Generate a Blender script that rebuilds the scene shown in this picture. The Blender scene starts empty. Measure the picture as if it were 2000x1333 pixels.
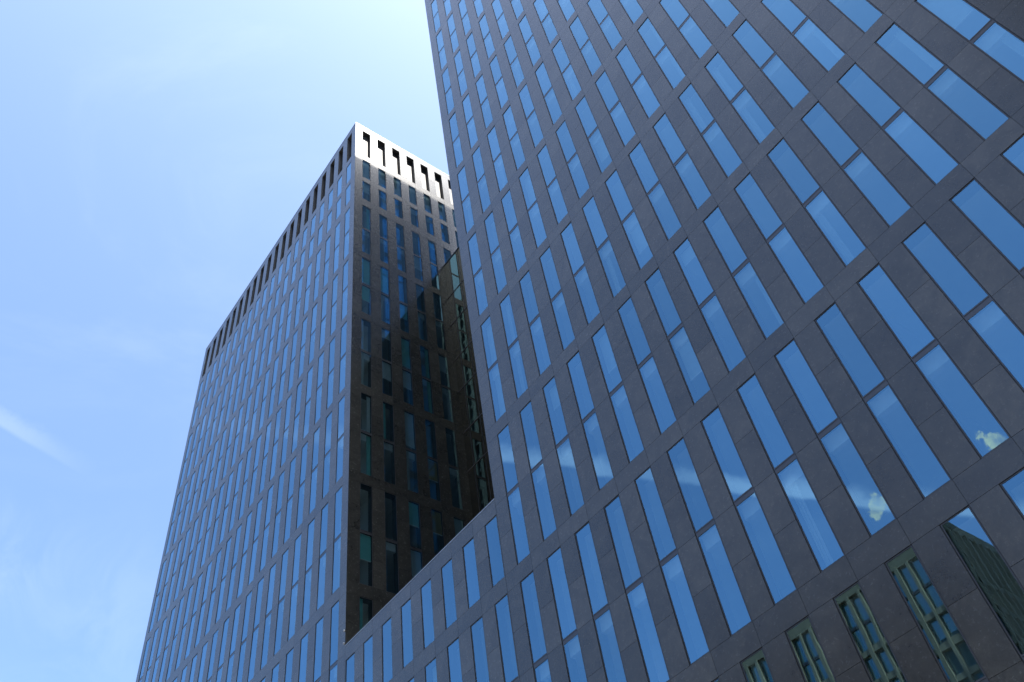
import bpy, math, random
from mathutils import Matrix, Vector

random.seed(11)
scene = bpy.context.scene
COL = scene.collection
S = 1.5                      # one facade module in metres
GZ = -17.45 * S              # street level (z = 0 is the head of the window row beside the low wing's roof)

# ------------------------------------------------------------------ camera
cam_d = bpy.data.cameras.new("camera")
cam = bpy.data.objects.new("camera", cam_d)
COL.objects.link(cam)
R_RIGHT = Vector((0.5929735, 0.79556602, -0.12432675))
R_FWD = Vector((-0.46358053, 0.46353698, 0.75513347))
R_UP = Vector((0.65838858, -0.39013868, 0.64367406))
CAM = Vector((12.95192477, -11.71110978, -16.40529922))
m = Matrix.Identity(4)
for i in range(3):
    m[i][0] = R_RIGHT[i]; m[i][1] = R_UP[i]; m[i][2] = -R_FWD[i]; m[i][3] = CAM[i] * S
cam.matrix_world = m
cam_d.sensor_width = 36.0
cam_d.lens = 1722.91 / 2000 * 36
cam_d.clip_start = 0.1
cam_d.clip_end = 6000
scene.camera = cam


def in_view(x, y, z):
    """where a facade point falls in the photo's frame (only used to pick which windows are the largest)"""
    q = Vector((x, y, z)) - CAM
    d = q.dot(R_FWD)
    if d < 0.1:
        return None
    return 1000 + 1722.9 * q.dot(R_RIGHT) / d, 666.5 - 1722.9 * q.dot(R_UP) / d


# ------------------------------------------------------------------ materials
def new_mat(name):
    mt = bpy.data.materials.new(name)
    mt.use_nodes = True
    nt = mt.node_tree
    nt.nodes.clear()
    return mt, nt, nt.nodes.new("ShaderNodeOutputMaterial")


def N(nt, typ, **kw):
    n = nt.nodes.new(typ)
    for k, v in kw.items():
        setattr(n, k, v)
    return n


def principled(name, col, rough=0.5, metal=0.0, noise=0.0, scale=4.0, spec=0.5):
    mt, nt, out = new_mat(name)
    p = N(nt, "ShaderNodeBsdfPrincipled")
    p.inputs["Roughness"].default_value = rough
    p.inputs["Metallic"].default_value = metal
    p.inputs["Specular IOR Level"].default_value = spec
    if noise:
        tc = N(nt, "ShaderNodeTexCoord")
        nz = N(nt, "ShaderNodeTexNoise")
        nz.inputs["Scale"].default_value = scale
        nz.inputs["Detail"].default_value = 6
        nt.links.new(tc.outputs["Object"], nz.inputs["Vector"])
        rp = N(nt, "ShaderNodeValToRGB")
        rp.color_ramp.elements[0].position = 0.3
        rp.color_ramp.elements[1].position = 0.7
        rp.color_ramp.elements[0].color = [c * (1 - noise) for c in col] + [1]
        rp.color_ramp.elements[1].color = [c * (1 + noise) for c in col] + [1]
        nt.links.new(nz.outputs["Fac"], rp.inputs[0])
        nt.links.new(rp.outputs[0], p.inputs["Base Color"])
    else:
        p.inputs["Base Color"].default_value = (*col, 1)
    nt.links.new(p.outputs[0], out.inputs[0])
    return mt


def stone_mat():
    """honed dark granite: fine grain, cloudy veining and one tone per slab"""
    mt, nt, out = new_mat("granite_cladding")
    L = nt.links.new
    p = N(nt, "ShaderNodeBsdfPrincipled")
    tc = N(nt, "ShaderNodeTexCoord")
    geo = N(nt, "ShaderNodeNewGeometry")
    # every slab cut from a different place of the block
    off = N(nt, "ShaderNodeVectorMath", operation="SCALE")
    comb = N(nt, "ShaderNodeCombineXYZ")
    comb.inputs[0].default_value = 91; comb.inputs[1].default_value = 57; comb.inputs[2].default_value = 33
    L(comb.outputs[0], off.inputs[0]); L(geo.outputs["Random Per Island"], off.inputs["Scale"])
    add = N(nt, "ShaderNodeVectorMath", operation="ADD")
    L(tc.outputs["Object"], add.inputs[0]); L(off.outputs[0], add.inputs[1])

    def noise(scale, det, rough=0.55, dist=0.0):
        n = N(nt, "ShaderNodeTexNoise")
        n.inputs["Scale"].default_value = scale; n.inputs["Detail"].default_value = det
        n.inputs["Roughness"].default_value = rough; n.inputs["Distortion"].default_value = dist
        L(add.outputs[0], n.inputs["Vector"])
        return n.outputs["Fac"]
    cloud = noise(1.1, 5, 0.6, 1.2)
    grain = noise(26, 4, 0.75)
    speck = noise(9, 5, 0.7, 0.4)

    def math_(op, a, b, c=None):
        n = N(nt, "ShaderNodeMath", operation=op)
        for i, v in enumerate((a, b, c)):
            if v is None: continue
            if isinstance(v, (int, float)): n.inputs[i].default_value = v
            else: L(v, n.inputs[i])
        return n.outputs[0]
    t = math_("MULTIPLY_ADD", cloud, 1.0, -0.125)
    t = math_("MULTIPLY_ADD", grain, 0.70, t)
    t = math_("MULTIPLY_ADD", speck, 0.6, t)
    t = math_("MULTIPLY_ADD", geo.outputs["Random Per Island"], 0.34, t)      # mean about 1.22
    t = math_("SUBTRACT", t, 0.68)
    rp = N(nt, "ShaderNodeValToRGB")
    e = rp.color_ramp.elements
    e[0].position = 0.1; e[0].color = (0.0225, 0.0214, 0.0182, 1)
    e[1].position = 0.95; e[1].color = (0.088, 0.082, 0.067, 1)
    x = rp.color_ramp.elements.new(0.5); x.color = (0.0455, 0.0430, 0.0355, 1)
    L(t, rp.inputs[0]); L(rp.outputs[0], p.inputs["Base Color"])
    p.inputs["Specular IOR Level"].default_value = 0.75
    r = math_("MULTIPLY_ADD", speck, 0.12, 0.20)
    L(r, p.inputs["Roughness"])
    bp = N(nt, "ShaderNodeBump")
    bp.inputs["Strength"].default_value = 0.05; bp.inputs["Distance"].default_value = 0.01
    L(grain, bp.inputs["Height"]); L(bp.outputs[0], p.inputs["Normal"])
    L(p.outputs[0], out.inputs[0])
    return mt


def glass_mat(name, tint, refl, refl_col, wave=0.008):
    """coated solar glazing: a mirror share that rises at grazing angles over a tinted see-through share"""
    mt, nt, out = new_mat(name)
    L = nt.links.new
    tr = N(nt, "ShaderNodeBsdfTransparent"); tr.inputs[0].default_value = (*tint, 1)
    gl = N(nt, "ShaderNodeBsdfGlossy"); gl.inputs["Roughness"].default_value = 0.0
    gl.inputs[0].default_value = (*refl_col, 1)
    lw = N(nt, "ShaderNodeLayerWeight"); lw.inputs[0].default_value = 0.5
    pw = N(nt, "ShaderNodeMath", operation="POWER"); pw.inputs[1].default_value = 4.0
    L(lw.outputs["Facing"], pw.inputs[0])
    ma = N(nt, "ShaderNodeMath", operation="MULTIPLY_ADD")
    ma.inputs[1].default_value = 1 - refl; ma.inputs[2].default_value = refl
    L(pw.outputs[0], ma.inputs[0])
    mc = N(nt, "ShaderNodeMix", data_type='RGBA')          # the coating's tint gives way to plain glare at grazing angles
    mc.inputs["A"].default_value = (*refl_col, 1); mc.inputs["B"].default_value = (0.80, 0.93, 1.0, 1)
    L(pw.outputs[0], mc.inputs["Factor"]); L(mc.outputs["Result"], gl.inputs[0])
    tc = N(nt, "ShaderNodeTexCoord"); oi = N(nt, "ShaderNodeObjectInfo")
    mu = N(nt, "ShaderNodeMath", operation="MULTIPLY"); mu.inputs[1].default_value = 50
    L(oi.outputs["Random"], mu.inputs[0])
    ad = N(nt, "ShaderNodeVectorMath", operation="ADD")
    L(tc.outputs["Object"], ad.inputs[0]); L(mu.outputs[0], ad.inputs[1])
    nz = N(nt, "ShaderNodeTexNoise"); nz.inputs["Scale"].default_value = 1.1; nz.inputs["Detail"].default_value = 1
    L(ad.outputs[0], nz.inputs["Vector"])
    bp = N(nt, "ShaderNodeBump"); bp.inputs["Strength"].default_value = wave; bp.inputs["Distance"].default_value = 0.1
    L(nz.outputs["Fac"], bp.inputs["Height"]); L(bp.outputs[0], gl.inputs["Normal"])
    va = N(nt, "ShaderNodeMath", operation="MULTIPLY_ADD"); va.inputs[1].default_value = 0.06
    sb = N(nt, "ShaderNodeMath", operation="SUBTRACT"); sb.inputs[1].default_value = 0.5
    geo = N(nt, "ShaderNodeNewGeometry")
    ft = N(nt, "ShaderNodeMath", operation="ADD"); L(geo.outputs["Random Per Island"], ft.inputs[0]); L(oi.outputs["Random"], ft.inputs[1])
    fr = N(nt, "ShaderNodeMath", operation="FRACT"); L(ft.outputs[0], fr.inputs[0])
    L(fr.outputs[0], sb.inputs[0]); L(sb.outputs[0], va.inputs[0]); L(ma.outputs[0], va.inputs[2]); va.use_clamp = True
    mx = N(nt, "ShaderNodeMixShader")
    L(va.outputs[0], mx.inputs[0]); L(tr.outputs[0], mx.inputs[1]); L(gl.outputs[0], mx.inputs[2])
    L(mx.outputs[0], out.inputs[0])
    return mt


def mirror_glass_mat(name, base, refl, refl_col):
    mt, nt, out = new_mat(name)
    L = nt.links.new
    df = N(nt, "ShaderNodeBsdfDiffuse"); df.inputs[0].default_value = (*base, 1)
    gl = N(nt, "ShaderNodeBsdfGlossy"); gl.inputs["Roughness"].default_value = 0.0
    gl.inputs[0].default_value = (*refl_col, 1)
    mx = N(nt, "ShaderNodeMixShader"); mx.inputs[0].default_value = refl
    L(df.outputs[0], mx.inputs[1]); L(gl.outputs[0], mx.inputs[2]); L(mx.outputs[0], out.inputs[0])
    return mt


M = dict(
    stone=stone_mat(),
    backing=principled("stone_reveal", (0.07, 0.069, 0.068), 0.6, noise=0.2, scale=8),
    frame=principled("anthracite_aluminium", (0.085, 0.086, 0.092), 0.35, 0.5, 0.1, 6),
    glass=glass_mat("window_glass", (0.54, 0.66, 0.68), 0.31, (0.36, 0.74, 1.0)),
    gasket=principled("black_gasket", (0.008, 0.008, 0.009), 0.6),
    blind=principled("pale_fabric", (0.48, 0.52, 0.52), 0.8, noise=0.06, scale=3),
    teal=principled("teal_fabric", (0.18, 0.50, 0.46), 0.8, noise=0.08, scale=3),
    yellow=principled("yellow_fabric", (0.34, 0.22, 0.03), 0.8, noise=0.08, scale=3),
    plaster=principled("interior_plaster", (0.72, 0.72, 0.70), 0.8, noise=0.05, scale=1),
    slabedge=principled("slab_edge_paint", (0.72, 0.73, 0.73), 0.7, noise=0.08, scale=3),
    metal=principled("coping_metal", (0.36, 0.37, 0.39), 0.4, 0.6, 0.08, 2),
    darkmetal=principled("dark_bronze_profile", (0.10, 0.085, 0.075), 0.45, 0.2, 0.1, 4),
    curtainwall=mirror_glass_mat("dark_mirror_glass", (0.007, 0.007, 0.007), 0.26, (1.0, 0.97, 0.74)),
    roof=principled("roof_bitumen", (0.07, 0.068, 0.066), 0.9, noise=0.35, scale=10),
    render=principled("beige_render", (0.24, 0.175, 0.10), 0.8, noise=0.12, scale=0.7),
    darkstone=principled("dark_stone_wall", (0.06, 0.06, 0.062), 0.7, noise=0.2, scale=0.7),
    farglass=mirror_glass_mat("office_window_glass", (0.035, 0.11, 0.12), 0.22, (0.75, 1.0, 0.95)),
    asphalt=principled("asphalt", (0.05, 0.05, 0.052), 0.85, noise=0.3, scale=3),
    paving=principled("dark_paving", (0.065, 0.064, 0.063), 0.8, noise=0.15, scale=1.5),
    kerb=principled("kerb_stone", (0.30, 0.29, 0.28), 0.8, noise=0.12, scale=3),
    paint=principled("road_paint", (0.75, 0.75, 0.72), 0.7, noise=0.1, scale=3),
    earth=principled("ground_cover", (0.09, 0.09, 0.08), 0.9, noise=0.3, scale=0.2),
)


# ------------------------------------------------------------------ mesh helpers
class MB:
    def __init__(s):
        s.v, s.f, s.m, s.mats = [], [], [], []

    def mi(s, mat):
        if mat not in s.mats:
            s.mats.append(mat)
        return s.mats.index(mat)

    def box(s, T, u0, u1, d0, d1, z0, z1, mat, skip=()):
        """T maps (along, outward, up) to module coordinates"""
        if u1 - u0 < 1e-5 or z1 - z0 < 1e-5: return
        P = [T(u, d, z) for u in (u0, u1) for d in (d0, d1) for z in (z0, z1)]
        a, b, c = Vector(P[4]) - Vector(P[0]), Vector(P[2]) - Vector(P[0]), Vector(P[1]) - Vector(P[0])
        flip = a.cross(b).dot(c) < 0
        o = len(s.v); s.v += [tuple(x * S for x in q) for q in P]
        F = dict(l=(0, 1, 3, 2), r=(4, 6, 7, 5), i=(0, 4, 5, 1), o=(2, 3, 7, 6), b=(0, 2, 6, 4), t=(1, 5, 7, 3))
        k = s.mi(mat)
        for n, q in F.items():
            if n in skip: continue
            q = [o + j for j in q]
            s.f.append(q[::-1] if flip else q); s.m.append(k)

    def merge(s, mesh, mat4):
        o = len(s.v)
        s.v += [tuple(mat4 @ x.co) for x in mesh.vertices]
        ks = [s.mi(x) for x in mesh.materials]
        for p in mesh.polygons:
            s.f.append([o + j for j in p.vertices]); s.m.append(ks[p.material_index])

    def mesh(s, name):
        me = bpy.data.meshes.new(name)
        me.from_pydata(s.v, [], s.f)
        for x in s.mats: me.materials.append(x)
        me.polygons.foreach_set("material_index", s.m)
        me.update()
        return me

    def build(s, name, parent=None, kind=None):
        if not s.v: return None
        o = bpy.data.objects.new(name, s.mesh(name))
        COL.objects.link(o)
        if parent:
            o.parent = parent
            o.matrix_parent_inverse = Matrix.Translation(-parent.location)
        if kind: o["kind"] = kind
        return o


def thing(name, label, cat, loc, group=None):
    o = bpy.data.objects.new(name, None)
    COL.objects.link(o)
    o.location = loc
    o["label"] = label; o["category"] = cat
    if group: o["group"] = group
    return o


W3 = lambda u, d, z: (u, -d, z)                    # plain axes: along x, outward is -y


def front(y0=0.0):
    return lambda u, d, z: (u, y0 - d, z)


def face_px(x0):                                    # wall looking towards +x, u runs along y
    return lambda u, d, z: (x0 + d, u, z)


def face_nx(x0):                                    # wall looking towards -x
    return lambda u, d, z: (x0 - d, u, z)


# ------------------------------------------------------------------ facade rhythm (in modules)
P = 4.6728            # two storeys
WD = 0.508            # window width
DBL_H = 4.209         # two-storey window height
TR0, TR1 = 2.066, 2.150   # transom, below the window head
REC = 0.012            # how deep the frame sits behind the stone face


def rows(top_index, ground=3, upper=True):
    """list of (z0, z1, kind) from the ground up"""
    r = []
    for k in range(ground, top_index - 1, -1):
        t = -k * P
        r.append((max(t - DBL_H, -16.95) if k == ground else t - DBL_H, t, "double"))
    if upper:
        b = -top_index * P - 5 * P          # shift of the crown against the left tower
        r += [(b + 24.04, b + 25.82, "single"), (b + 26.27, b + 28.16, "single"), (b + 28.72, b + 31.58, "hole")]
    return r


def cladding(wall, T, cols, u0, u1, z0, z1, rws, c0=0.0, back_from=None, back_to=None, gap=0.003, depth=0.3):
    """slabs and reveals; cols are window column indices, c0 the shift of the column grid"""
    bu0 = u0 if back_from is None else back_from
    bu1 = u1 if back_to is None else back_to
    B, ST = M["backing"], M["stone"]
    xs = [c + c0 for c in cols]
    # piers behind the slabs
    edges = [bu0] + [e for x in xs for e in (x, x + WD)] + [bu1]
    for a, b in zip(edges[0::2], edges[1::2]):
        wall.box(T, a, b, -depth, -0.02, z0, z1, B)
    zz = [z0] + [e for (a, b, k) in rws for e in (a, b)] + [z1]
    for a, b in zip(zz[0::2], zz[1::2]):
        for x in xs:
            wall.box(T, x, x + WD, -depth, -0.02, a, b, B, skip=("l", "r"))
    # stone slabs
    def slab(a, b, c, d):
        wall.box(T, a + gap, b - gap, -0.02, 0.0, c + gap, d - gap, ST, skip=("i",))
    for a, b in zip(zz[0::2], zz[1::2]):                  # bands, one slab per module, joint at the window's edge
        cuts = [u0] + [x + WD for x in xs if u0 + 0.6 < x + WD < u1 - 0.2] + [u1]
        for p_, q_ in zip(cuts[:-1], cuts[1:]):
            slab(p_, q_, a, b)
    se = [u0] + [e for x in xs for e in (x, x + WD)] + [u1]
    for a, b, k in rws:
        if k == "double": cz = [a, b - 3.15, b - 2.108, b - 1.05, b]
        elif k == "single": cz = [a, (a + b) / 2, b]
        elif k == "hole": cz = [a, a + 1.43, b]
        cz = sorted(set(cz))
        cz = [c for c in cz if c >= a]
        for p_, q_ in zip(se[0::2], se[1::2]):
            for c_, d_ in zip(cz[:-1], cz[1:]):
                slab(p_, q_, c_, d_)


# ---------------------------------------------------------------- windows
def local_mesh(name, fn):
    mb = MB(); fn(mb); return mb.mesh(name)


_frames, _panes, _blinds = {}, {}, {}
FW = 0.020


def frame_mesh(h, kind):
    key = (round(h, 3), kind)
    if key not in _frames:
        def fn(mb):
            F = M["frame"]; w = WD / 2 - 0.004
            T = W3; d0, d1 = -REC - 0.06, -REC
            mb.box(T, -w, -w + FW, d0, d1, 0.004, h - 0.004, F)
            mb.box(T, w - FW, w, d0, d1, 0.004, h - 0.004, F)
            mb.box(T, -w + FW, w - FW, d0, d1, 0.004, FW, F)
            mb.box(T, -w + FW, w - FW, d0, d1, h - FW, h - 0.004, F)
            # black gasket round the frame, and another against the glass
            s, K = 0.008, M["gasket"]
            mb.box(T, -w - 0.003, -w + s, d1, d1 + 0.004, 0.001, h - 0.001, K)
            mb.box(T, w - s, w + 0.003, d1, d1 + 0.004, 0.001, h - 0.001, K)
            mb.box(T, -w + s, w - s, d1, d1 + 0.004, h - s, h - 0.001, K)
            mb.box(T, -w + s, w - s, d1, d1 + 0.004, 0.001, s, K)
            spans = [(0, h)] if kind != "double" else [(0, h - TR1), (h - TR0, h)]
            for a, b in spans:
                g = 0.006; x1 = w - FW
                mb.box(T, -x1, -x1 + g, d0 + 0.01, d1 - 0.003, a + FW, b - FW, K)
                mb.box(T, x1 - g, x1, d0 + 0.01, d1 - 0.003, a + FW, b - FW, K)
                mb.box(T, -x1 + g, x1 - g, d0 + 0.01, d1 - 0.003, a + FW, a + FW + g, K)
                mb.box(T, -x1 + g, x1 - g, d0 + 0.01, d1 - 0.003, b - FW - g, b - FW, K)
            if kind == "double":
                a, b = h - TR1, h - TR0
                mb.box(T, -w + FW, w - FW, d0, d1, a - FW, b + FW, F)
                mb.box(T, -w + FW, w - FW, d1, d1 + 0.004, b - 0.012, b - 0.002, K)
        _frames[key] = local_mesh("window_frame", fn)
    return _frames[key]


def pane_mesh(h):
    """one sheet of glass, its centre at the origin"""
    key = round(h, 3)
    if key not in _panes:
        w = WD / 2 - FW - 0.009
        _panes[key] = local_mesh("pane", lambda mb: mb.box(W3, -w, w, -0.004, 0.004, -h / 2, h / 2, M["glass"], skip=("i", "l", "r", "t", "b")))
    return _panes[key]


def blind_mesh(h, mat, side=0):
    key = (round(h, 2), mat, side)
    if key not in _blinds:
        w = WD / 2 - 0.03
        a, b = (-w, w) if side == 0 else ((-w, -w * 0.35) if side < 0 else (w * 0.3, w))

        def fn(mb):
            if side == 0:
                mb.box(W3, a, b, -0.012, 0.0, -h, 0, M[mat])
                mb.box(W3, a, b, -0.02, 0.008, -h - 0.025, -h, M["slabedge"])
            else:                                         # a gathered curtain: a few folds
                n = 5
                for i in range(n):
                    x0 = a + (b - a) * i / n; x1 = a + (b - a) * (i + 1) / n
                    dd = 0.02 if i % 2 else 0.0
                    mb.box(W3, x0, x1, -0.03 - dd, -dd, -h, 0, M[mat])
        _blinds[key] = local_mesh("blind", fn)
    return _blinds[key]


def rotz(a): return Matrix.Rotation(a, 4, 'Z')


def window_set(T, ang, u, z0, z1, kind, rng, courtyard=False, top=False):
    """one window: list of (role, mesh, world matrix)"""
    base = Matrix.Translation(Vector(T(u + WD / 2, 0, z0)) * S) @ rotz(ang)
    h = z1 - z0
    kk = "double" if (kind == "double" and h > 3.2) else "single"
    out = [("frame", frame_mesh(h, kk), base)]
    spans = [(0.0, h)] if kk == "single" else [(0.0, h - TR1), (h - TR0, h)]
    for a, b in spans:
        aa, bb = a + FW + 0.005, b - FW - 0.005
        jit = Matrix.Rotation(math.radians(rng.gauss(0, 0.1)), 4, 'Z') @ Matrix.Rotation(math.radians(rng.gauss(0, 0.1)), 4, 'X')
        out.append(("pane", pane_mesh(bb - aa), base @ Matrix.Translation(Vector((0, REC + 0.009, (aa + bb) / 2)) * S) @ jit))
        r = rng.random()
        hb = (bb - aa)
        dep = Vector((0, REC + (0.075 if top or courtyard else 0.2), bb)) * S
        if top:
            out.append(("blind", blind_mesh(hb * 0.92, "blind"), base @ Matrix.Translation(dep)))
        elif courtyard:
            if r < 0.30:
                out.append(("blind", blind_mesh(round(hb * rng.choice((0.25, 0.5, 0.5, 0.9)), 2), rng.choice(("teal", "blind", "teal", "blind", "teal", "blind", "teal", "blind", "teal", "blind", "blind", "yellow"))), base @ Matrix.Translation(dep)))
            elif r < 0.65:
                out.append(("blind", blind_mesh(hb, rng.choice(("teal", "blind")), rng.choice((-1, 1))), base @ Matrix.Translation(dep)))
        else:
            if r < 0.10:
                out.append(("blind", blind_mesh(round(hb * rng.choice((0.2, 0.35, 0.6, 0.95)), 2), "blind"), base @ Matrix.Translation(dep)))
            elif r < 0.26:
                out.append(("blind", blind_mesh(hb, "blind", rng.choice((-1, 1))), base @ Matrix.Translation(dep)))
    return out


def put_windows(owner, specs):
    """specs: (T, angle, u, z0, z1, kind, flags). The hundred that show largest are single parts, the others one mesh."""
    rng = random.Random(len(specs) * 7 + 3)
    ranked = []
    for i, (T, ang, u, z0, z1, kind, fl) in enumerate(specs):
        q = [in_view(*T(a, 0, b)) for a, b in ((u, z0), (u + WD, z0), (u + WD, z1), (u, z1))]
        area = 0
        if all(q):
            cx = sum(x for x, _ in q) / 4; cy = sum(y for _, y in q) / 4
            if -40 < cx < 2040 and -40 < cy < 1373:
                area = abs(sum(q[k][0] * q[(k + 1) % 4][1] - q[(k + 1) % 4][0] * q[k][1] for k in range(4)))
                if fl.get("hidden"): area = 0
        ranked.append((area, i))
    single = {i for a, i in sorted(ranked, reverse=True)[:100] if a > 0}
    rest = MB()
    inv = Matrix.Translation(-owner.location)
    for i, (T, ang, u, z0, z1, kind, fl) in enumerate(specs):
        ws = window_set(T, ang, u, z0, z1, kind, rng, fl.get("courtyard", False), fl.get("top", False))
        if i in single:
            fo = None
            for role, me, mx in ws:
                o = bpy.data.objects.new("window" if role == "frame" else role, me)
                COL.objects.link(o)
                if role == "frame":
                    fo = o; o.parent = owner
                    o.matrix_local = inv @ mx
                    fmx = mx
                else:
                    o.parent = fo
                    o.matrix_local = fmx.inverted() @ mx
        else:
            for role, me, mx in ws: rest.merge(me, mx)
    return rest.build("windows", owner, "stuff")


def interior(mb, T, cols, rws, depth_in, u0, u1, rng, c0=0.0):
    """slab edges behind the transoms and cross walls between rooms"""
    for a, b, k in rws:
        if k == "double" and b - a > 3.2:
            for c in cols:
                x = c + c0
                mb.box(T, x + 0.004, x + WD - 0.004, -0.32, -0.16, b - 2.108 - 0.30, b - 2.108 + 0.03, M["slabedge"])
    x = cols[0] + c0 + WD + 0.2
    while x < u1 - 1:
        zs = [r for r in rws if r[2] != "hole"]
        mb.box(T, x, x + 0.1, -depth_in, -0.301, zs[0][0] - 0.1, zs[-1][1] + 0.3, M["plaster"])
        x += rng.choice((2, 3, 3, 4))


def floors(mb, x0, x1, y0, y1, rws):
    """one slab per storey over the whole plan"""
    for a, b, k in rws:
        if k == "hole": continue
        mb.box(W3, x0, x1, -y1, -y0, b + 0.02, b + 0.36, M["plaster"])
        if k == "double" and b - a > 3.2:
            mb.box(W3, x0, x1, -y1, -y0, b - 2.108 - 0.30, b - 2.108 + 0.03, M["plaster"])


# ------------------------------------------------------------------ left tower
LX0, LX1 = -28.42, -8.05
DEEP = 14.0
TOP_L = 32.10
rowsL = rows(-5)
tl = thing("office_tower", "dark granite office tower whose sunlit crown of openings shows, left of the glass-walled gap", "tower",
           (S * (LX0 + LX1) / 2, S * DEEP / 2, GZ))
wall = MB()
TF, TE = front(), face_px(LX1)
cladding(wall, TF, range(-28, -8), LX0, LX1, -17.45, TOP_L, rowsL, back_to=LX1 - 0.02)
cladding(wall, TE, range(0, 13), 0.022, DEEP, -17.45, TOP_L, rowsL, c0=0.46, back_from=0.3)
wall.box(face_nx(LX0), 0.3, DEEP, -0.3, 0.0, -17.45, TOP_L, M["stone"])
wall.box(W3, LX0, LX1 - 0.3, -DEEP - 0.3, -DEEP, -17.45, TOP_L, M["stone"])
wall.build("wall", tl)
cr = MB()                                            # inner skin behind the crown's openings
z0h, z1h = rowsL[-1][0], rowsL[-1][1]
cr.box(TF, LX0 + 0.1, LX1 - 0.57, -0.5, -0.24, z0h - 0.1, z1h + 0.1, M["backing"])
cr.box(TE, 0.301, DEEP - 0.3, -0.5, -0.24, z0h - 0.1, z1h + 0.1, M["backing"])
cr.build("crown_lining", tl)
rf = MB(); rf.box(W3, LX0 + 0.3, LX1 - 0.3, -DEEP, -0.3, TOP_L - 0.55, TOP_L - 0.35, M["roof"]); rf.build("roof", tl)
cp = MB()
cp.box(W3, LX0 - 0.01, LX1 + 0.01, -0.3, 0.01, TOP_L + 0.003, TOP_L + 0.035, M["metal"])
cp.box(W3, LX1 - 0.3, LX1 + 0.01, -DEEP, -0.3, TOP_L + 0.003, TOP_L + 0.035, M["metal"])
cp.box(W3, LX0 - 0.01, LX0 + 0.3, -DEEP, -0.3, TOP_L + 0.003, TOP_L + 0.035, M["metal"])
cp.build("coping", tl)
rod = MB()
rod.box(W3, LX0 + 0.05, LX0 + 0.09, -0.12, -0.08, TOP_L + 0.036, TOP_L + 0.45, M["darkmetal"])
rod.box(W3, LX0 + 0.02, LX0 + 0.12, -0.15, -0.05, TOP_L + 0.036, TOP_L + 0.07, M["darkmetal"])
rod.build("lightning_rod", tl)
for zz_ in (-1.35, -1.78):
    fx = MB()
    fx.box(TF, LX1 - 0.075, LX1 - 0.035, 0.001, 0.035, zz_, zz_ + 0.05, M["slabedge"])
    fx.box(TF, LX1 - 0.068, LX1 - 0.042, 0.0355, 0.05, zz_ + 0.008, zz_ + 0.042, M["metal"])
    fx.build("corner_fitting", tl)
it = MB()
rng = random.Random(5)
floors(it, LX0 + 0.3, LX1 - 0.302, 0.302, DEEP - 0.3, rowsL)
interior(it, TF, range(-28, -8), rowsL, 2.4, LX0, LX1, rng)
interior(it, TE, range(0, 13), rowsL, 2.4, 0.0, DEEP, rng, c0=0.46)
it.box(W3, LX0 + 2.5, LX1 - 2.5, -DEEP + 2.5, -2.5, -17.4, 28.2, M["plaster"])
it.build("interior", tl)
specs = []
for c in range(-28, -8):
    for a, b, k in rowsL:
        if k != "hole": specs.append((TF, 0.0, c, a, b, k, {}))
for c in range(0, 13):
    for j, (a, b, k) in enumerate(rowsL):
        if k != "hole":
            hid = (c > 6) or (c > 4 and b < 21) or b < -2
            specs.append((TE, math.pi / 2, c + 0.46, a, b, k, {"courtyard": True, "top": j == len(rowsL) - 2, "hidden": hid}))
put_windows(tl, specs)

# ------------------------------------------------------------------ right tower
RX0, RX1 = -0.47, 20.0
rowsR = rows(-8)
TOP_R = TOP_L + 3 * P
tr_ = thing("office_tower", "taller dark granite office tower filling the right side, its roof beyond the picture", "tower",
            (S * (RX0 + RX1) / 2, S * DEEP / 2, GZ))
wall = MB()
TW = face_nx(RX0)
cladding(wall, TF, range(0, 20), RX0 + 0.001, RX1, -17.45, TOP_R, rowsR, back_from=RX0 + 0.02)
cladding(wall, TW, range(0, 13), 0.022, DEEP, -1.9, TOP_R, [r for r in rowsR if r[0] > 0], c0=0.46, back_from=0.3)
wall.box(face_px(RX1), 0.3, DEEP, -0.3, 0.0, -17.45, TOP_R, M["stone"])
wall.box(W3, RX0 + 0.3, RX1, -DEEP - 0.3, -DEEP, -17.45, TOP_R, M["stone"])
wall.build("wall", tr_)
cr = MB()
z0h, z1h = rowsR[-1][0], rowsR[-1][1]
cr.box(TF, RX0 + 0.57, RX1 - 0.1, -0.5, -0.24, z0h - 0.1, z1h + 0.1, M["backing"])
cr.box(TW, 0.301, DEEP - 0.3, -0.5, -0.24, z0h - 0.1, z1h + 0.1, M["backing"])
cr.build("crown_lining", tr_)
rf = MB(); rf.box(W3, RX0 + 0.3, RX1 - 0.3, -DEEP, -0.3, TOP_R - 0.55, TOP_R - 0.35, M["roof"]); rf.build("roof", tr_)
cp = MB()
cp.box(W3, RX0 - 0.01, RX1 + 0.01, -0.3, 0.01, TOP_R + 0.003, TOP_R + 0.035, M["metal"])
cp.box(W3, RX0 - 0.01, RX0 + 0.3, -DEEP, -0.3, TOP_R + 0.003, TOP_R + 0.035, M["metal"])
cp.build("coping", tr_)
it = MB()
floors(it, RX0 + 0.302, RX1 - 0.3, 0.302, DEEP - 0.3, rowsR)
interior(it, TF, range(0, 20), rowsR, 2.4, RX0, RX1, rng)
interior(it, TW, range(0, 13), [r for r in rowsR if r[0] > 0], 2.4, 0.0, DEEP, rng, c0=0.46)
it.box(W3, RX0 + 2.5, RX1 - 2.5, -DEEP + 2.5, -2.5, -17.4, 42.0, M["plaster"])
it.build("interior", tr_)
specs = []
for c in range(0, 20):
    for a, b, k in rowsR:
        if k != "hole": specs.append((TF, 0.0, c, a, b, k, {}))
for c in range(0, 13):
    for a, b, k in rowsR:
        if k != "hole" and a > 0: specs.append((TW, -math.pi / 2, c + 0.46, a, b, k, {"hidden": True}))
# the wall looking towards -x runs its windows the other way along y: the frame is symmetric, so only its place matters
put_windows(tr_, specs)

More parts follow.
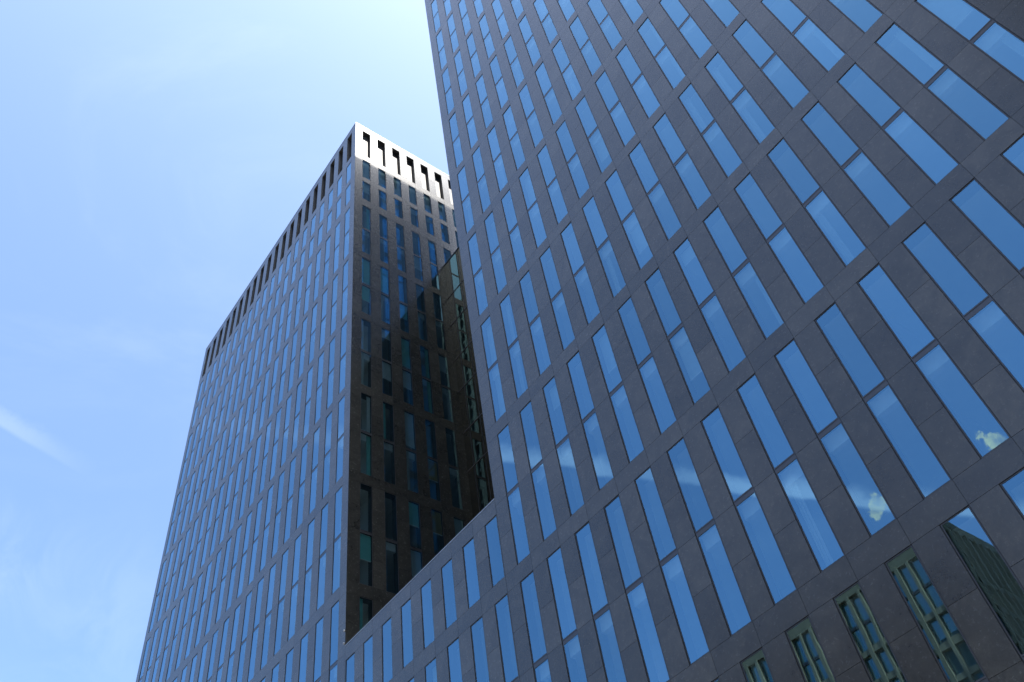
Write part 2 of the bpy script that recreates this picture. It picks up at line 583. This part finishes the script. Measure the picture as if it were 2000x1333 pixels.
# ------------------------------------------------------------------ low wing between the towers
KX0, KX1 = LX1 + 0.002, RX0 - 0.002
TOP_K = -1.88
rowsK = rows(1, upper=False) + [(-DBL_H, -2.36, "single")]
wing = thing("low_wing", "low granite wing with one band of windows under its roof edge, joining both towers", "building",
             (S * (KX0 + KX1) / 2, S * 2.7, GZ))
wall = MB()
cladding(wall, TF, range(-8, 0), KX0, KX1, -17.45, TOP_K, rowsK)
wall.build("wall", wing)
rf = MB(); rf.box(W3, KX0, KX1, -5.3, -0.302, TOP_K - 0.5, TOP_K - 0.3, M["roof"]); rf.build("roof", wing)
cp = MB(); cp.box(W3, KX0, KX1, -0.3, 0.008, TOP_K + 0.003, TOP_K + 0.03, M["metal"]); cp.build("coping", wing)
it = MB()
floors(it, KX0, KX1, 0.302, 5.3, rowsK)
interior(it, TF, range(-8, 0), rowsK, 2.4, KX0, KX1, rng)
it.box(W3, KX0, KX1, -5.3, -2.5, -17.4, -2.5, M["plaster"])
it.build("interior", wing)
put_windows(wing, [(TF, 0.0, c, a, b, k, {}) for c in range(-8, 0) for a, b, k in rowsK])

# ------------------------------------------------------------------ mirror-glass block at the back of the gap
GY, GTOP = 5.40, 21.55
gb = thing("glass_block", "dark mirror-glass block closing the back of the gap between the towers", "building",
           (S * (KX0 + KX1) / 2, S * 9, GZ))
TG = front(GY)
g = MB()
g.box(TG, KX0 + 0.002, KX1 - 0.002, -7.0, 0.0, -2.3, GTOP, M["curtainwall"])
g.build("curtain_wall", gb)
tm = MB()
zl = []
for k in range(-4, 1):
    zl += [-k * P + 0.03, -k * P - 2.108]
for z in sorted(zl):
    if -1.8 < z < GTOP - 0.4:
        tm.box(TG, KX0 + 0.01, KX1 - 0.01, 0.001, 0.022, z - 0.022, z + 0.022, M["darkmetal"])
tm.build("transoms", gb)
ml = MB()
x = KX0 + 0.45
while x < KX1 - 0.1:
    ml.box(TG, x - 0.012, x + 0.012, 0.001, 0.012, -2.2, GTOP - 0.1, M["frame"])
    x += 0.75
ml.build("mullions", gb)
cp = MB(); cp.box(TG, KX0 + 0.004, KX1 - 0.004, -0.25, 0.03, GTOP + 0.003, GTOP + 0.07, M["frame"]); cp.build("coping", gb)

# ------------------------------------------------------------------ beige office block across the street (seen mirrored in the lower windows)
OY, OX0, OX1, OTOP = -43.8, -34.0, -5.2, 17.0
ob = thing("office_block", "beige office block with narrow piers and blue windows, mirrored in the lowest right windows", "building",
           (S * (OX0 + OX1) / 2, S * (OY - 10), GZ))
def office_face(w, T, u0, u1, top, mat, pitch, fl, pw):
    n = int((u1 - u0) / pitch)
    w.box(T, u0, u1, -0.3, 0.0, top - 0.75, top, M[mat])
    z, k = top - 0.75, 0
    while z > -17:
        zb = max(z - (fl * 2 if k == 0 else fl), -17.4)
        w.box(T, u0, u1, -0.3, 0.0, zb, zb + 0.42, M[mat])
        if k == 0: w.box(T, u0, u1, -0.29, -0.2, zb + 2.1, zb + 2.3, M["darkmetal"])
        z = zb; k += 1
    for i in range(n + 1):
        x = u0 + i * (u1 - u0) / n
        ww = pw if i % 2 else pw * 1.4
        w.box(T, max(x - ww, u0), min(x + ww, u1), -0.3, 0.06, -17.4, top - 0.62, M[mat])


def office(owner, x0, x1, y0, depth, top, mat, side, pitch, fl, pw):
    """a block whose front looks towards +y; side = +1 shows its +x end, -1 its -x end"""
    w, g, r = MB(), MB(), MB()
    FO = lambda u, d, z: (u, y0 + d, z)
    EO = face_px(x1) if side > 0 else face_nx(x0)
    office_face(w, FO, x0, x1, top, mat, pitch, fl, pw)
    office_face(w, EO, y0 - depth, y0 - 0.31, top, mat, pitch, fl, pw)
    w.build("wall", owner)
    g.box(FO, x0 + 0.35, x1 - 0.35, -0.34, -0.31, -17.3, top - 0.5, M["farglass"])
    g.box(EO, y0 - depth + 0.2, y0 - 0.4, -0.34, -0.31, -17.3, top - 0.5, M["farglass"])
    g.build("glazing", owner)
    I = lambda u, d, z: (u, d, z)
    r.box(I, x0 + 0.31, x1 - 0.31, y0 - depth, y0 - 0.31, top - 0.4, top - 0.2, M["roof"])
    r.box(I, x0 + 0.36, x1 - 0.36, y0 - depth, y0 - 0.36, -17.4, top - 0.41, M["backing"])
    r.build("roof", owner)


office(ob, OX0, OX1, OY, 22.0, OTOP, "render", 1, 0.98, 2.1, 0.105)
# tall dark block added out of view to shade the lower fronts and gap
db = thing("added_shade_high_rise", "tall dark high-rise added out of view behind the camera to shade the fronts and the gap", "building", (S * 50, S * -50, GZ))
office(db, 26.0, 84.0, -32.0, 40.0, 92.0, "darkstone", -1, 1.4, 2.3, 0.3)

# ------------------------------------------------------------------ ground
I3 = lambda u, d, z: (u, d, z)
def sheet(name, x0, x1, y0, y1, z0, z1, mat):
    b = MB(); b.box(I3, x0, x1, y0, y1, z0, z1, M[mat])
    return b.build(name, None, "structure")
G = -17.45
sheet("ground", -1400, 1400, -1400, 1400, G - 0.6, G - 0.11, "earth")
sheet("pavement", -120, 120, -14.0, 30, G - 0.10, G - 0.0, "paving")
sheet("kerb", -120, 120, -14.2, -14.002, G - 0.10, G + 0.004, "kerb")
sheet("road", -120, 120, -30.0, -14.202, G - 0.108, G - 0.09, "asphalt")
mk = MB()
for i in range(-20, 21):
    mk.box(I3, i * 5 - 1, i * 5 + 1, -22.15, -22.05, G - 0.0899, G - 0.0865, M["paint"])
mk.build("road_markings", None, "structure")
sheet("far_kerb", -120, 120, -30.2, -30.002, G - 0.10, G + 0.004, "kerb")
sheet("far_pavement", -120, 120, -70, -30.202, G - 0.10, G - 0.0, "paving")

# ------------------------------------------------------------------ sun and sky
AZ, EL = math.radians(78.0), math.radians(66.75)
sdir = Vector((math.sin(AZ) * math.cos(EL), math.cos(AZ) * math.cos(EL), math.sin(EL)))
sd = bpy.data.lights.new("sun", "SUN")
sd.energy = 5.0; sd.angle = math.radians(0.5); sd.color = (1.0, 0.95, 0.88)
so = bpy.data.objects.new("sun", sd); COL.objects.link(so)
so.rotation_mode = 'QUATERNION'
so.rotation_quaternion = sdir.to_track_quat('Z', 'Y')

world = bpy.data.worlds.new("World"); scene.world = world
world.use_nodes = True
nt = world.node_tree; nt.nodes.clear(); L = nt.links.new
out = N(nt, "ShaderNodeOutputWorld"); bg = N(nt, "ShaderNodeBackground")
sky = N(nt, "ShaderNodeTexSky", sky_type='NISHITA')
sky.sun_disc = False; sky.sun_elevation = EL; sky.sun_rotation = AZ
sky.air_density = 0.88; sky.dust_density = 3.2; sky.ozone_density = 3.0
bg.inputs[1].default_value = 0.104
tc = N(nt, "ShaderNodeTexCoord"); DIR = tc.outputs["Generated"]


def wm(op, a, b=None, c=None, clamp=False):
    n = N(nt, "ShaderNodeMath", operation=op, use_clamp=clamp)
    for i, v in enumerate((a, b, c)):
        if v is None: continue
        if isinstance(v, (int, float)): n.inputs[i].default_value = v
        else: L(v, n.inputs[i])
    return n.outputs[0]


def dot(v):
    n = N(nt, "ShaderNodeVectorMath", operation="DOT_PRODUCT")
    L(DIR, n.inputs[0]); n.inputs[1].default_value = v
    return n.outputs["Value"]


def wnoise(scale, det, rough=0.55, dist=0.0, stretch=(1, 1, 1), rot=(0, 0, 0)):
    mp = N(nt, "ShaderNodeMapping"); mp.inputs["Scale"].default_value = stretch; mp.inputs["Rotation"].default_value = rot
    L(DIR, mp.inputs["Vector"])
    n = N(nt, "ShaderNodeTexNoise"); n.inputs["Scale"].default_value = scale
    n.inputs["Detail"].default_value = det; n.inputs["Roughness"].default_value = rough; n.inputs["Distortion"].default_value = dist
    L(mp.outputs[0], n.inputs["Vector"])
    return n.outputs["Fac"]


def smooth(v, a, b):
    n = N(nt, "ShaderNodeMapRange", interpolation_type='SMOOTHSTEP')
    L(v, n.inputs[0]); n.inputs[1].default_value = a; n.inputs[2].default_value = b
    return n.outputs[0]


# an old contrail: a band round a great circle, sharp on its lower side and frayed on the upper
nrm = Vector((0.65626, 0.23824, 0.71594)).normalized()
h = dot(nrm)
w1 = wnoise(7, 5, 0.6); w2 = wnoise(26, 6, 0.65, 0.6)
hw = wm("MULTIPLY_ADD", wm("SUBTRACT", w1, 0.5), 0.010, h)
low = smooth(hw, -0.015, -0.009)
upw = wm("MULTIPLY_ADD", wm("SUBTRACT", w2, 0.5), 0.03, hw)
up = wm("SUBTRACT", 1.0, smooth(upw, -0.006, 0.013))
along = dot(Vector((-0.09, 0.995, 0.0)))          # fades towards +y
fade = wm("SUBTRACT", 1.0, smooth(along, 0.09, 0.22))
patch = smooth(wnoise(4, 3), 0.33, 0.62)
along_k = wm("MULTIPLY_ADD", smooth(along, -0.55, -0.15), -0.87, 1.0)
trail = wm("MULTIPLY", wm("MULTIPLY", wm("MULTIPLY", low, up), along_k), wm("MULTIPLY", fade, wm("MULTIPLY_ADD", patch, 0.55, 0.35)))
# thin cirrus veils
ci = smooth(wnoise(3.2, 7, 0.6, 0.8, (1, 1, 2.2), (0.3, 0.5, 0.2)), 0.50, 0.80)
ci = wm("MULTIPLY", ci, 0.035)
veil = wnoise(11, 6, 0.6, 0.7)
for c, r, k in (((-0.820, 0.100, 0.563), 0.10, 0.20), ((-0.823, 0.190, 0.536), 0.13, 0.16), ((-0.88, 0.15, 0.45), 0.10, 0.12)):
    dd = N(nt, "ShaderNodeVectorMath", operation="DISTANCE")
    L(DIR, dd.inputs[0]); dd.inputs[1].default_value = Vector(c).normalized()
    soft = wm("SUBTRACT", 1.0, smooth(dd.outputs["Value"], 0.0, r))
    ci = wm("MAXIMUM", ci, wm("MULTIPLY", wm("MULTIPLY", soft, smooth(veil, 0.36, 0.68)), k * 0.24))
# two small cumulus puffs beyond the street
puffn = wnoise(52, 6, 0.62, 0.5)
lit = smooth(wnoise(70, 5, 0.6, 0.2), 0.30, 0.66)
cum = None
for c, r in (((-0.307, -0.792, 0.529), 0.0085), ((-0.187, -0.826, 0.532), 0.008), ((0.05, -0.86, 0.50), 0.03)):
    c = Vector(c).normalized()
    dd = N(nt, "ShaderNodeVectorMath", operation="DISTANCE")
    L(DIR, dd.inputs[0]); dd.inputs[1].default_value = c
    v = wm("MULTIPLY_ADD", wm("SUBTRACT", puffn, 0.5), -0.062, dd.outputs["Value"])
    mk_ = wm("SUBTRACT", 1.0, smooth(v, r * 0.55, r * 1.25))
    cum = mk_ if cum is None else wm("MAXIMUM", cum, mk_)

m1 = N(nt, "ShaderNodeMix", data_type='RGBA')
L(wm("MAXIMUM", wm("MULTIPLY", trail, 0.62), ci), m1.inputs["Factor"])
L(sky.outputs[0], m1.inputs["A"]); m1.inputs["B"].default_value = (6.2, 5.8, 6.4, 1)
m2 = N(nt, "ShaderNodeMix", data_type='RGBA')
L(wm("MULTIPLY", cum, wm("MULTIPLY_ADD", lit, 0.42, 0.10)), m2.inputs["Factor"])
L(m1.outputs["Result"], m2.inputs["A"]); m2.inputs["B"].default_value = (12.0, 8.0, 3.6, 1)
wb = N(nt, "ShaderNodeMix", data_type='RGBA', blend_type='MULTIPLY')
wb.inputs["Factor"].default_value = 1.0; wb.inputs["B"].default_value = (0.86, 0.955, 1.03, 1)
L(m2.outputs["Result"], wb.inputs["A"])
L(wb.outputs["Result"], bg.inputs[0]); L(bg.outputs[0], out.inputs[0])

# ------------------------------------------------------------------ render settings
scene.view_settings.view_transform = 'Standard'
scene.view_settings.look = 'None'
scene.view_settings.exposure = 2.02
scene.view_settings.gamma = 1.0
scene.cycles.max_bounces = 10
scene.cycles.transparent_max_bounces = 12
scene.cycles.glossy_bounces = 6
scene.cycles.diffuse_bounces = 4
